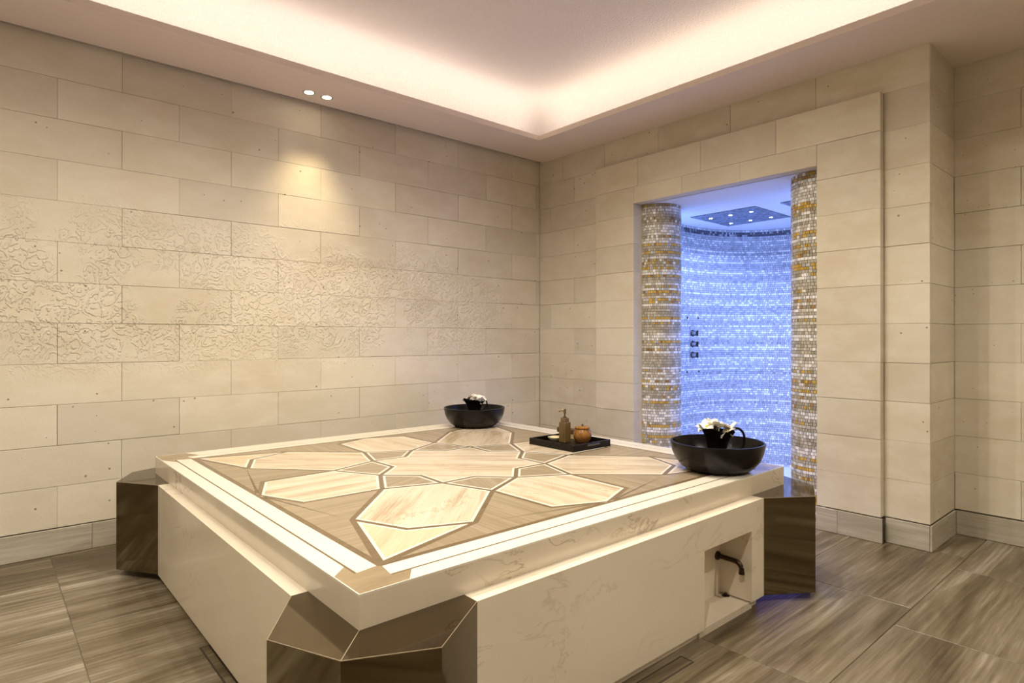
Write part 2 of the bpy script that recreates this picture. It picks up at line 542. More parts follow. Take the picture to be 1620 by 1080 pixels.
# ------------------------------------------------------------------ baseboards
BT = 0.012
def base_left(name, label, x0, x1, y, first):
    o = structure(MB().box(x0 + BT + .001, x1, y - 0.002, y + 0.02, 0.0, HB - 0.008).build(name, 'dark_joint'), label, 'baseboard')
    js = joints(x0, x1, first, 0.9)
    for a, b in zip(js, js[1:]):
        block_left(o, a, b, 0.001, HB - 0.004, y - BT, BT - 0.002, 'skirting_stone', 0.0, 'baseboard_tile')
def base_right(name, label, y0, y1, x, first):
    o = structure(MB().box(x - 0.002, x + 0.02, y0, y1, 0.0, HB - 0.008).build(name, 'dark_joint'), label, 'baseboard')
    js = joints(y0, y1, first, 0.62)
    for a, b in zip(js, js[1:]):
        block_right(o, a, b, 0.001, HB - 0.004, x - BT, BT - 0.002, 'skirting_stone', 0.0, 'baseboard_tile')
base_left('baseboard_left', 'grey stone baseboard along the carved left wall', -1.2, XW - BT, YL, 0.5)
base_right('baseboard_corner', 'grey stone baseboard between the room corner and the door surround', SY1, YL - BT, XW, 9)
base_right('baseboard_surround_left', 'grey stone baseboard on the left pier of the door surround', DY1, SY1, XP, 9)
base_right('baseboard_surround_right', 'grey stone baseboard on the right pier of the door surround', SY0 - BT, DY0, XP, 9)
base_right('baseboard_right', 'short grey stone baseboard between door surround and wall end', YE, SY0 - BT, XW, 9)
base_left('baseboard_return', 'grey stone baseboard on the narrow wall return', XW - BT, XC - BT, YE, 9)
base_right('baseboard_far_right', 'grey stone baseboard along the set back wall at far right', -0.6, YE - BT, XC, 0.62)

# ------------------------------------------------------------------ ceiling with lit tray
def rect(o):
    return [(TX0 - o, TY0 - o), (XK + o, TY0 - o), (XK + o, YK + o), (TX0 - o, YK + o)]
c = MB()
prof = [(0.0, ZS), (0.0, ZS + 0.042), (0.02, ZS + 0.042), (0.02, ZS + 0.02), (0.30, ZS + 0.02), (0.30, ZS + 0.14)]
R = 0.24
for i in range(1, 11):
    a = pi / 2 * i / 10
    prof.append((0.30 - R * (1 - cos(a)), ZS + 0.14 + R * sin(a)))
outer = [(XN, YN), (XC + 0.05, YN), (XC + 0.05, YL - 0.045), (XN, YL - 0.045)]
rings = [(outer, ZS + 0.06), (outer, ZS)] + [(rect(o), z) for o, z in prof]
vs_ = [(x, y, z) for pl, z in rings for x, y in pl]
fs_ = []
for k in range(len(rings) - 1):
    for i in range(4):
        j = (i + 1) % 4
        fs_.append((k * 4 + i, k * 4 + j, (k + 1) * 4 + j, (k + 1) * 4 + i))
n0 = (len(rings) - 1) * 4
fs_.append((n0, n0 + 1, n0 + 2, n0 + 3))
c.add(vs_, fs_)
me = bpy.data.meshes.new('ceiling')
me.from_pydata(c.v, [], c.f)
me.materials.append(M['soffit_paint'])
me.materials.append(M['ceiling_plaster'])
for i, p in enumerate(me.polygons):
    ring_k = i // 4
    p.material_index = 1 if ring_k >= 5 else 0
    p.use_smooth = 7 <= ring_k < len(rings) - 1
ceil = structure(put('ceiling', me), 'dropped ceiling with a glowing cove tray of rough plaster', 'ceiling')
# closes the shadow gap above the left wall
MB().box(XN, XC, YL - 0.06, YL + 0.05, TOP - 0.02, TOP + 0.02).build('gap_lid', 'soffit_paint', ceil)

# recessed ceiling lamps near the left wall; also builds the added tray lamps
def downlight(x, y, z, label, energy=22, size=64, rot=(0, 0, 0), lamp_color=(1.0, 0.78, 0.45)):
    e = empty('downlight', (x, y, z))
    tag(e, label, 'lamp', 'recessed ceiling lamps')
    MB().lathe([(0.030, -0.001), (0.042, -0.004), (0.045, -0.001), (0.045, 0.002)], 28).build('trim_ring', 'brushed_steel', e, True)
    MB().lathe([(0.0, -0.0015), (0.031, -0.0015), (0.031, 0.001)], 28).build('lens', 'lamp_warm', e, True)
    light('downlight_beam', 'SPOT', (x, y, z - 0.012), energy, lamp_color, rot, spot_size=radians(size), spot_blend=0.75, shadow_soft_size=0.03)
downlight(1.741, 4.167, ZS, 'round recessed downlight over the carved wall, left one of the pair')
downlight(1.873, 4.170, ZS, 'round recessed downlight over the carved wall, right one of the pair')

# lamps added out of view in the tray ceiling to brighten platform and walls
ZT_C = ZS + 0.14 + R
for x, y, w, e in ((0.1, 0.3, 'above the viewer', 125), (1.15, 2.35, 'above the left side of the platform', 84), (2.25, 1.75, 'above the right side of the platform', 84),
                   (1.45, 1.75, 'above the front corner of the platform', 70), (2.05, 2.35, 'above the middle of the platform', 84), (3.0, -0.9, 'far right of the tray', 125), (-0.7, 2.7, 'far left of the tray', 125)):
    downlight(x, y, ZT_C, 'added unseen fill lamp in the tray ceiling ' + w, e, 155, lamp_color=(1.0, 0.91, 0.755))

# ------------------------------------------------------------------ shower alcove
def plan_curve():
    """side wall, rounded back, side wall; from the left jamb round to the right jamb"""
    pts = [(4.24 + 0.06 * i, ACY + AAY) for i in range(int((ACX - 4.24) / 0.06) + 1)]
    n = 64
    for i in range(n + 1):
        a = pi / 2 - pi * i / n
        e = 2 / 2.7
        pts.append((ACX + AAX * abs(cos(a)) ** e, ACY + AAY * math.copysign(abs(sin(a)) ** e, sin(a))))
    pts += [(x, 2 * ACY - y) for x, y in reversed(pts[:int((ACX - 4.24) / 0.06) + 1])]
    return pts
curve = plan_curve()
def resample(pts, step):
    out, acc = [Vector(pts[0])], 0.0
    L = [0.0]
    for a, b in zip(pts, pts[1:]):
        L.append(L[-1] + (Vector(b) - Vector(a)).length)
    tot = L[-1]
    k = 0
    def at(s):
        s = max(0, min(tot - 1e-6, s))
        lo, hi = 0, len(L) - 1
        while hi - lo > 1:
            m = (lo + hi) // 2
            if L[m] <= s:
                lo = m
            else:
                hi = m
        t = (s - L[lo]) / max(1e-9, L[lo + 1] - L[lo])
        a, b = Vector(pts[lo]), Vector(pts[lo + 1])
        return a.lerp(b, t), (b - a).normalized()
    return at, tot
WHITE, SILVER, GREY = (0.90, 0.90, 0.88), (0.56, 0.57, 0.58), (0.44, 0.45, 0.47)
def vary(c, a, rnd):
    k = 1 + rnd.uniform(-a, a)
    return tuple(max(0, min(1, x * k)) for x in c)
def mosaic(name, at, tot, inward, z0, z1, row_h, colour, parent, seed):
    """small glass tiles laid row by row along a plan curve, every tile its own little slab"""
    rnd = random.Random(seed)
    v, f, cols = [], [], []
    nrow = round((z1 - z0) / row_h)
    row_h = (z1 - z0) / nrow
    for r in range(nrow):
        za, zb = z0 + r * row_h + 0.0015, z0 + (r + 1) * row_h - 0.0015
        s = rnd.uniform(-0.01, 0)
        wide = rnd.choice((0.017, 0.021, 0.026))
        style = colour.row(rnd, r, nrow)
        while s < tot - 0.004:
            w = wide * rnd.uniform(0.75, 1.25)
            (pa, da), (pb, db) = at(max(0, s + 0.0014)), at(min(tot, s + w - 0.0014))
            d = (pb - pa)
            if d.length > 1e-4:
                nn = Vector((-d.y, d.x)).normalized() * inward
                t = 0.004
                k1, k2, k3 = (rnd.uniform(-0.0007, 0.0007) for _ in range(3))
                b = len(v)
                v += [(pa.x, pa.y, za), (pb.x, pb.y, za), (pb.x, pb.y, zb), (pa.x, pa.y, zb)]
                for q, z, kk in ((pa, za, k1 + k3), (pb, za, k2 + k3), (pb, zb, k2 - k3), (pa, zb, k1 - k3)):
                    v.append((q.x + nn.x * (t + kk), q.y + nn.y * (t + kk), z))
                fc = [(4, 5, 6, 7), (0, 1, 5, 4), (1, 2, 6, 5), (2, 3, 7, 6), (3, 0, 4, 7)]
                if inward < 0:
                    fc = [tuple(reversed(x)) for x in fc]
                f += [tuple(b + i for i in x) for x in fc]
                cc = colour.tile(rnd, style)
                cols += [cc] * 20
            s += w
    me = bpy.data.meshes.new(name)
    me.from_pydata(v, [], f)
    at_ = me.color_attributes.new('tile_color', 'FLOAT_COLOR', 'CORNER')
    flat = [x for c_ in cols for x in (*c_, 1.0)]
    at_.data.foreach_set('color', flat)
    me.materials.append(M['mosaic_glass'])
    o = put(name, me, parent)
    o['kind'] = 'stuff'
    return o
class WallTiles:
    def row(s, rnd, r, n):
        if r > n - 4:
            return 'dark' if r == n - 3 or r == n - 2 else 'silver'
        k = (r * 7919 + 13) % 7
        return 'white' if r % 5 == 0 else 'dark_mix' if k == 1 and r % 2 else 'silver' if k in (2, 4, 6) else 'grey'
    def tile(s, rnd, style):
        u = rnd.random()
        if style == 'white':
            return vary(WHITE if u < 0.68 else SILVER, 0.10, rnd)
        if style == 'dark':
            return vary((0.10, 0.10, 0.13) if u < 0.75 else GREY, 0.3, rnd)
        if style == 'dark_mix':
            return vary((0.36, 0.37, 0.40) if u < 0.5 else SILVER, 0.2, rnd)
        if style == 'silver':
            return vary(SILVER if u < 0.75 else WHITE, 0.15, rnd)
        return vary(GREY if u < 0.4 else SILVER, 0.18, rnd)
class ColumnTiles:
    def row(s, rnd, r, n):
        if r % 6 == 0:
            return 'white'
        return rnd.choice(('gold', 'silver', 'silver', 'grey', 'grey', 'mixed', 'mixed'))
    def tile(s, rnd, style):
        u = rnd.random()
        gold, brown = (0.60, 0.40, 0.08), (0.36, 0.22, 0.08)
        if style == 'white':
            return vary(WHITE if u < 0.75 else SILVER, 0.12, rnd)
        if style == 'gold':
            return vary(gold if u < 0.7 else brown if u < .78 else SILVER, 0.2, rnd)
        if style == 'silver':
            return vary((0.60, 0.57, 0.49) if u < 0.6 else WHITE, 0.15, rnd)
        if style == 'grey':
            return vary((0.44, 0.40, 0.31) if u < 0.5 else (0.55, 0.52, 0.44), 0.2, rnd)
        return vary((brown, (0.42, 0.38, 0.28), gold, WHITE)[0 if u < .12 else 1 if u < .7 else 2 if u < .85 else 3], 0.2, rnd)
back = MB()
n = len(curve)
back.add([(x, y, z) for z in (AF - .02, AZ) for x, y in curve], [(i, i + 1, n + i + 1, n + i) for i in range(n - 1)])
wa = structure(back.build('wall_shower', 'mosaic_grout', None, True), 'curved shower wall of silver mosaic tiles lit blue', 'wall')
at, tot = resample(curve, 0)
mosaic('mosaic_tile', at, tot, -1, AF, AZ - 0.001, 0.0222, WallTiles(), wa, 11)
plan = [(x, y) for x, y in curve]
ac = MB().prism(list(reversed([(XW + .04, ACY + AAY + .0)] + plan + [(XW + .04, ACY - AAY)])), AZ, AZ + 0.05)
sc_ = structure(ac.build('ceiling_shower', 'shower_plaster'), 'smooth plaster ceiling of the shower alcove', 'ceiling')
af = MB().prism(list(reversed([(JB + .02, ACY + AAY)] + plan + [(JB + .02, ACY - AAY)])), AF - 0.05, AF)
structure(af.build('floor_shower', 'shower_plaster'), 'pale sunken floor of the shower alcove', 'floor')
structure(MB().box(XP, JB + .02, DY0, DY1, AF - .04, 0.001).build('trim_2', 'skirting_stone'), 'stone threshold in the shower doorway behind the platform', 'threshold')

tl_ = tag(empty('added_threshold_light', (XP - 0.012, 2.43, 0.0)), 'added unseen violet light bar along the foot of the shower doorway', 'lamp')  # bar added to spill violet light on the floor, hidden behind the platform
MB().box(-0.012, 0.012, -0.62, 0.62, 0.0, 0.05, 0.003).build('housing', 'gunmetal', tl_)
MB().box(-0.014, -0.0115, -0.61, 0.61, 0.008, 0.042).build('diffuser', 'added_violet_glow', tl_)
light('added_threshold_beam', 'AREA', (XP - 0.030, 2.40, 0.036), 9, (0.34, 0.27, 1.0), (pi / 2, 0, pi / 2), shape='RECTANGLE', size=1.2, size_y=0.03)
# square mosaic insets with lamps in the shower ceiling
def ceiling_inset(x0, x1, y0, y1, label, spots):
    e = tag(empty('ceiling_light_panel', ((x0 + x1) / 2, (y0 + y1) / 2, AZ)), label, 'light panel', 'mosaic light panels of the shower ceiling')
    w, h = x1 - x0, y1 - y0
    MB().box(-w / 2, w / 2, -h / 2, h / 2, -0.004, 0).build('panel', 'mosaic_grout', e)
    rnd = random.Random(3)
    v, f, cols = [], [], []
    nx, ny = int(w / 0.022), int(h / 0.022)
    for i in range(nx):
        for j in range(ny):
            xa, ya = -w / 2 + (i + .06) * w / nx, -h / 2 + (j + .06) * h / ny
            xb, yb = xa + .88 * w / nx, ya + .88 * h / ny
            b = len(v)
            v += [(xa, ya, -.004), (xb, ya, -.004), (xb, yb, -.004), (xa, yb, -.004), (xa, ya, -.007), (xb, ya, -.007), (xb, yb, -.007), (xa, yb, -.007)]
            f += [tuple(b + k for k in q) for q in ((7, 6, 5, 4), (0, 4, 5, 1), (1, 5, 6, 2), (2, 6, 7, 3), (3, 7, 4, 0))]
            cols += [vary((0.22, 0.26, 0.34), 0.5, rnd)] * 20
    me = bpy.data.meshes.new('mosaic_tile')
    me.from_pydata(v, [], f)
    a_ = me.color_attributes.new('tile_color', 'FLOAT_COLOR', 'CORNER')
    a_.data.foreach_set('color', [x for c_ in cols for x in (*c_, 1.0)])
    me.materials.append(M['mosaic_glass'])
    put('mosaic_tile', me, e)['kind'] = 'stuff'
    for (sx, sy) in spots:
        s = MB().lathe([(0.0, -.010), (0.014, -.010), (0.016, -.006)], 16).build('lamp_lens', 'lamp_blue', e, True, (sx - (x0 + x1) / 2, sy - (y0 + y1) / 2, 0))
        MB().lathe([(0.016, -.006), (0.021, -.011), (0.024, -.006)], 16).build('lamp_ring', 'chrome', s, True)
def panel_beams(spots):
    for x, y in spots:
        light('panel_beam', 'SPOT', (x, y, AZ - 0.016), 13, (0.27, 0.36, 1.0), (0, 0, 0), spot_size=radians(140), spot_blend=0.6, shadow_soft_size=0.02)
panel_beams([(x, y) for x in (5.17, 5.54) for y in (1.87, 2.05, 2.23, 2.68, 2.88, 3.08)])
ceiling_inset(5.00, 5.68, 2.56, 3.19, 'dark mosaic ceiling panel with six small lights above the shower', [(x, y) for x in (5.17, 5.54) for y in (2.68, 2.88, 3.08)])
ceiling_inset(5.03, 5.68, 1.75, 2.355, 'dark mosaic ceiling panel partly hidden by the right mosaic column', [(x, y) for x in (5.17, 5.54) for y in (1.87, 2.05, 2.23)])

# the two mosaic columns
def column(cx, cy, label, seed):
    e = tag(empty('mosaic_column', (cx, cy, AF)), label, 'column', 'mosaic columns of the shower doorway')
    r = 0.196
    MB().lathe([(0, 0), (r, 0), (r, AZ - AF), (0, AZ - AF)], 64).build('shaft', 'mosaic_grout', e, True)
    n_ = 72
    ring_ = [(r * cos(2 * pi * i / n_), r * sin(2 * pi * i / n_)) for i in range(n_ + 1)]
    a_, t_ = resample(ring_, 0)
    mosaic('mosaic_tile', a_, t_, -1, 0.0, AZ - AF - 0.001, 0.0222, ColumnTiles(), e, seed)
column(4.442, 3.160, 'gold and silver mosaic column at the left of the shower doorway', 21)
column(4.442, 1.782, 'gold and silver mosaic column at the right of the shower doorway', 22)

# shower control and body jets on the left side wall
YS = ACY + AAY - 0.006
sp = tag(empty('shower_control', (5.43, YS, 1.0)), 'tall chrome shower control plate with three round knobs on the mosaic wall', 'shower control')
MB().box(-0.045, 0.045, -0.012, 0, 0.0, 0.37, 0.004).build('plate', 'chrome', sp)
for z in (0.075, 0.185, 0.295):
    k = MB()
    k.lathe([(0.0, 0.05), (0.022, 0.05), (0.026, 0.044), (0.028, 0.0), (0.034, 0.0), (0.034, -0.004)], 24)
    k.v = [(x, -zz, y) for x, y, zz in k.v]
    ko = k.build('knob', 'gunmetal', sp, True, (0, -0.012, z))
    MB().box(-0.006, 0.006, -0.062, -0.046, -0.028, 0.028, 0.002).build('lever', 'bronze', ko)
for x, z, w in ((5.33, 1.45, 'upper left of the control plate'), (5.53, 1.45, 'upper right of the control plate'), (5.325, .905, 'lower left of the control plate'), (5.54, .905, 'lower right of the control plate')):
    e = tag(empty('body_jet', (x, YS, z)), 'small round shower jet on the mosaic wall, ' + w, 'shower jet', 'body jets')
    k = MB().lathe([(0.0, 0.012), (0.016, 0.014), (0.026, 0.010), (0.028, 0.0), (0.0, 0.0)], 20)
    k.v = [(a, -c_, b) for a, b, c_ in k.v]
    k.build('rosette', 'chrome', e, True)
    k = MB().lathe([(0.0, 0.020), (0.009, 0.018), (0.011, 0.012)], 14)
    k.v = [(a, -c_, b) for a, b, c_ in k.v]
    k.build('nozzle', 'bronze', e, True)

# ------------------------------------------------------------------ the heated platform
X0, X1, Y0, Y1 = 0.7356, 3.1192, 1.4424, 3.8693
ZT, ZB, Z0 = 0.5872, 0.4945, 0.035
BX0, BX1, BY0, BY1 = X0 - 0.050, X1 + 0.050, Y0 - 0.0615, Y1 + 0.0615
CX, CY = (X0 + X1) / 2, (Y0 + Y1) / 2
pf = tag(empty('marble_platform', (CX, CY, 0)), 'large square marble bathing platform inlaid with an eight pointed star', 'platform')
def loc(x, y):
    return (x - CX, y - CY)
lx0, ly0 = loc(X0, Y0)
lx1, ly1 = loc(X1, Y1)
MB().box(lx0, lx1, ly0, ly1, ZB, ZT - 0.006).build('slab', 'white_marble', pf)
E_ = 0.0035
full = [(lx0, ly0), (lx1, ly0), (lx1, ly1), (lx0, ly1)]
MB().ring(full, inset(full, E_), ZT - 0.006, ZT).build('slab_edge', 'strip_marble', pf)
# base: four panels, three sides closed, the front one with a niche for the tap
bx0, by0 = loc(BX0, BY0)
bx1, by1 = loc(BX1, BY1)
K = 0.388
TH = 0.03
MB().box(bx0, bx0 + .2, by0 + K, by1 - K, Z0, ZB - .0005).build('side_panel', 'panel_marble', pf)
MB().box(bx1 - TH, bx1, by0 + K, by1 - K, Z0, ZB - .0005).build('side_panel', 'panel_marble', pf)
MB().box(bx0 + K, bx1 - K, by1 - TH, by1, Z0, ZB - .0005).build('side_panel', 'panel_marble', pf)
nx0, ny_ = loc(2.269, 1.54)
nx1 = loc(2.668, 0)[0]
NZ = 0.362
fp = MB().box(bx0 + K, nx0, by0, by0 + .2, Z0, ZB - .0005)
fp.box(nx0, nx1, by0, by0 + .2, NZ, ZB - .0005)
fp.box(nx1, bx1 - K, by0, by0 + .2, Z0, ZB - .0005)
fp.build('front_panel', 'panel_marble', pf)
MB().box(nx0 - .01, nx1 + .01, ny_, ny_ + .03, 0.02, NZ + .01).build('niche_back', 'panel_marble', pf)
MB().box(nx0 - .02, nx1 + .02, by0 + 0.012, ny_ + .02, 0.0, 0.030).build('niche_ledge', 'white_marble', pf)
MB().box(bx0 + .022, bx1 - .022, by0 + .42, by1 - .42, 0.0, Z0 + .002).box(bx0 + .42, nx0 - .02, by0 + .022, by0 + .42, 0.0, Z0 + .002).box(nx1 + .02, bx1 - .42, by0 + .022, by0 + .42, 0.0, Z0 + .002).box(bx0 + .42, bx1 - .42, by1 - .42, by1 - .022, 0.0, Z0 + .002).build('plinth', 'panel_marble', pf)
# dark polished corner blocks
bp = [(0.388, 0.0), (0.388, 0.34), (0.34, 0.388), (0.0, 0.388), (-0.146, 0.170), (-0.051, -0.045), (0.163, -0.149)]
bme = MB().prism(bp, Z0, ZB, 0.0022).mesh('corner_block', 'polished_brown_stone')
# pale joint where the two top slabs of a block meet, from the outer corner to the slab
sv = Vector((-0.051, -0.045))
ev = Vector((0.060, 0.072))
dv = (ev - sv).normalized()
pv = Vector((-dv.y, dv.x)) * 0.0008
jme = MB().prism([tuple(sv + dv * .002 - pv), tuple(ev - pv), tuple(ev + pv), tuple(sv + dv * .002 + pv)], ZB - 0.001, ZB + 0.0004).mesh('joint_line', 'pale_joint_and_highlight')
# thin pale strips painting an edge highlight on the block's outer top edges
am = MB()
for a, b in ((4, 5), (5, 6), (6, 0), (3, 4)):
    a_, b_ = Vector(bp[a]), Vector(bp[b])
    d_ = (b_ - a_).normalized()
    n_ = Vector((-d_.y, d_.x)) * 0.0007
    am.prism([tuple(a_ + n_ * 1.6 - n_ * .7), tuple(b_ + n_ * 1.6 - n_ * .7), tuple(b_ + n_ * 1.6 + n_ * .7), tuple(a_ + n_ * 1.6 + n_ * .7)], ZB - 0.002, ZB + 0.0003)
ame = am.mesh('arris_highlight', 'pale_joint_and_highlight')
for (cx, cy, rz) in ((bx0, by0, 0), (bx1, by0, pi / 2), (bx1, by1, pi), (bx0, by1, -pi / 2)):
    bo = put('corner_block', bme, pf, (cx, cy, 0), rz)
    put('joint_line', jme, bo)
    put('arris_highlight', ame, bo)

# --- inlaid top
ox, oy = -0.013, -0.028      # the star sits a little towards the viewer
HF = 1.035                   # half size of the inlaid field
LW = 0.0105                  # half width of the brown lines
SW = 0.011                   # width of the pale edging
T0, T1 = ZT - 0.006, ZT
RS, RN, RH = 0.462, 0.345, 0.636
def pol(r, a):
    return (r * cos(radians(a)), r * sin(radians(a)))
gx0, gx1, gy0, gy1 = ox - HF - .02, ox + HF + .02, oy - HF - .02, oy + HF + .02
MB().box(gx0, gx1, gy0, gy1, T0, T1 - 0.0006).build('inlay_ground', 'brown_line_stone', pf)
def ccw(poly):
    a = sum(p[0] * q[1] - q[0] * p[1] for p, q in zip(poly, poly[1:] + poly[:1]))
    return poly if a > 0 else poly[::-1]
def piece_meshes(poly, name, material, edged=True, edge_name='edge_strip'):
    poly = inset(ccw(poly), LW)
    if edged:
        inn = inset(poly, SW)
        return MB().prism(inn, T0, T1).mesh(name, material), MB().ring(poly, inn, T0, T1).mesh(edge_name, 'strip_marble')
    return MB().prism(poly, T0, T1).mesh(name, material), None
def place(ms, name, rz, x=0.0, y=0.0, edge_name='edge_strip'):
    o = put(name, ms[0], pf, (ox + x, oy + y, 0), rz)
    if ms[1]:
        put(edge_name, ms[1], o)
    return o
star = []
for k in range(8):
    star += [pol(RS, 45 * k), pol(RN, 45 * k + 22.5)]
sa = radians(-41)
star_l = [(x * cos(-sa) - y * sin(-sa), x * sin(-sa) + y * cos(-sa)) for x, y in star]
place(piece_meshes(star_l, 'center_star', 'cream_stone'), 'center_star', sa)
small = piece_meshes([pol(RS, -22.5), pol(RH, 0), pol(RS, 22.5), pol(RN, 0)], 'small_kite', 'taupe_stone')
dh = piece_meshes([pol(RS, 0), pol(RH, 22.5), pol(1.062, 12.3), pol(1.132, 0), pol(1.062, -12.3), pol(RH, -22.5)][::-1], 'long_hexagon', 'cream_stone')
ah = piece_meshes([pol(RS, 0), pol(RH, 22.5), pol(0.966, 14.0), pol(1.033, 0), pol(0.966, -14.0), pol(RH, -22.5)][::-1], 'short_hexagon', 'cream_stone')
D0 = pol(1.062, 12.3)
tipk = (HF * math.sqrt(2) - 0.012, 0)
ck = piece_meshes([(1.132, 0), D0, tipk, (D0[0], -D0[1])], 'corner_kite', 'tan_stone')
for k in range(8):
    place(small, 'small_kite', radians(45 * k + 22.5))
    if k % 2:
        place(dh, 'long_hexagon', radians(45 * k))
        place(ck, 'corner_kite', radians(45 * k))
    else:
        place(ah, 'short_hexagon', radians(45 * k))
def rot(p, a):
    a = radians(a)
    return (p[0] * cos(a) - p[1] * sin(a), p[0] * sin(a) + p[1] * cos(a))
# ground pieces between the hexagons and the frame; eight, alternately mirrored
fpoly = [pol(RH, 22.5), pol(0.966, 14.0), (1.033, 0.0), (HF, 0.001), (HF, HF), pol(1.062, 45 - 12.3)]
fm1 = piece_meshes(fpoly, 'field_stone', 'taupe_stone', False)
fm2 = piece_meshes([(x, -y) for x, y in fpoly], 'field_stone', 'taupe_stone', False)
for k in range(4):
    place(fm1, 'field_stone', radians(90 * k))
    place(fm2, 'field_stone', radians(90 * k))
# inner white frame: four strips with slanted open ends
I0, I1 = HF + 0.012, HF + 0.080
ex0, ex1, ey0, ey1 = lx0 + E_, lx1 - E_, ly0 + E_, ly1 - E_
def strip(poly, name, material='strip_marble', top=T1):
    return MB().prism(ccw(poly), T0, top).build(name, material, pf)
a0, a1, b0, b1 = ox - I0, ox + I0, oy - I0, oy + I0
w_ = I1 - I0
s_ = 0.012
strip([(a0 + s_, b0), (a1 - s_, b0), (a1 - .0, b0 - w_), (a0 + .0, b0 - w_)], 'inner_border')
strip([(a0 + s_, b1), (a1 - s_, b1), (a1 - .0, b1 + w_), (a0 + .0, b1 + w_)], 'inner_border')
strip([(a0, b0 + s_), (a0, b1 - s_), (a0 - w_, b1), (a0 - w_, b0)], 'inner_border')
strip([(a1, b0 + s_), (a1, b1 - s_), (a1 + w_, b1), (a1 + w_, b0)], 'inner_border')
# dark hairline, outer white strips cut into three lengths a side, brown corner pieces
g0, g1, h0, h1 = a0 - w_ - .008, a1 + w_ + .008, b0 - w_ - .008, b1 + w_ + .008
MB().ring([(ex0, ey0), (ex1, ey0), (ex1, ey1), (ex0, ey1)], [(gx0, gy0), (gx1, gy0), (gx1, gy1), (gx0, gy1)], T0, T1 - 0.0010).build('hairline', 'brown_line_stone', pf)
CL, CI = 0.150, 0.090     # length of the corner pieces on the outer and inner edge
def outer_side(p, q, u, v):
    """outer strip between corner pieces: p..q outer edge, u..v inner edge"""
    p, q, u, v = map(Vector, (p, q, u, v))
    for i in range(3):
        t0_, t1_ = i / 3 + (0.0006 if i else 0), (i + 1) / 3 - (0.0006 if i < 2 else 0)
        strip([tuple(p.lerp(q, t0_)), tuple(p.lerp(q, t1_)), tuple(u.lerp(v, t1_)), tuple(u.lerp(v, t0_))], 'outer_border')
outer_side((ex0 + CL, ey0), (ex1 - CL, ey0), (g0 + CL - .01, h0), (g1 - CL + .01, h0))
outer_side((ex0 + CL, ey1), (ex1 - CL, ey1), (g0 + CL - .01, h1), (g1 - CL + .01, h1))
outer_side((ex0, ey0 + CL), (ex0, ey1 - CL), (g0, h0 + CL - .01), (g0, h1 - CL + .01))
outer_side((ex1, ey0 + CL), (ex1, ey1 - CL), (g1, h0 + CL - .01), (g1, h1 - CL + .01))
for sx, sy, X, Y, G, Hh, A, B in ((1, 1, ex0, ey0, g0, h0, a0, b0), (-1, 1, ex1, ey0, g1, h0, a1, b0), (-1, -1, ex1, ey1, g1, h1, a1, b1), (1, -1, ex0, ey1, g0, h1, a0, b1)):
    w2 = w_ + .001
    strip([(X, Y), (X + sx * (CL - .001), Y), (G + sx * (CL - .011), Hh), (A - sx * 0.0, Hh), (A - sx * .0, B - sy * w2), (A + sx * (s_ - .001), B - sy * .0), (A, B + sy * (s_ - .001)), (A - sx * w2, B), (G, B), (G, Hh + sy * (CL - .011)), (X, Y + sy * (CL - .001))], 'corner_inlay', 'corner_inlay_stone', T1 - 0.0002)

# ------------------------------------------------------------------ tap in the niche
tp = tag(empty('wall_tap', (2.640, 1.540, 0.215)), 'dark bronze spout curving out of the niche in the platform front', 'tap')
k = MB().lathe([(0.0, 0.010), (0.018, 0.010), (0.021, 0.006), (0.021, -0.002)], 20)
k.v = [(a, -c_, b) for a, b, c_ in k.v]
k.build('rosette', 'bronze', tp, True)
pts_ = [(0, 0, 0), (0, -0.05, 0), (0, -0.09, -0.001)]
for i in range(1, 9):
    a = pi / 2 * i / 8
    pts_.append((0, -0.09 - 0.034 * sin(a), -0.001 - 0.034 * (1 - cos(a))))
pts_.append((0, -0.124, -0.052))
MB().tube(pts_, 0.0115, 14).build('spout', 'bronze', tp, True)
MB().lathe([(0.0132, 0.0), (0.0132, 0.010), (0.0, 0.010)], 14).build('outlet_collar', 'bronze', tp, True, (0, -0.124, -0.054))
dn = tag(empty('drain_stud', (2.655, 1.505, 0.030)), 'small dark drain stud on the niche floor below the bronze spout', 'drain')
MB().lathe([(0.0, 0.014), (0.007, 0.013), (0.009, 0.008), (0.006, 0.0)], 16).build('cap', 'bronze', dn, True)
MB().lathe([(0.0, 0.002), (0.016, 0.002), (0.018, 0.0)], 16).build('flange', 'bronze', dn, True)

# floor drains: narrow slots framing a stone cover strip
def drain(x0, x1, y0, y1, label):
    e = tag(empty('floor_drain', ((x0 + x1) / 2, (y0 + y1) / 2, 0)), label, 'drain', 'slot drains around the platform')
    w, h = (x1 - x0) / 2, (y1 - y0) / 2
    o = [(-w, -h), (w, -h), (w, h), (-w, h)]
    MB().ring(o, inset(o, 0.006), 0.0002, 0.0016).build('slot_frame', 'dark_joint', e)
    MB().prism(inset(o, 0.007), 0.0002, 0.0014).build('cover_strip', 'floor_stone', e)
drain(0.95, 2.073, 1.306, 1.366, 'slot drain in the floor along the front of the platform')
drain(0.664, 0.704, 1.70, 2.677, 'slot drain in the floor along the left side of the platform')

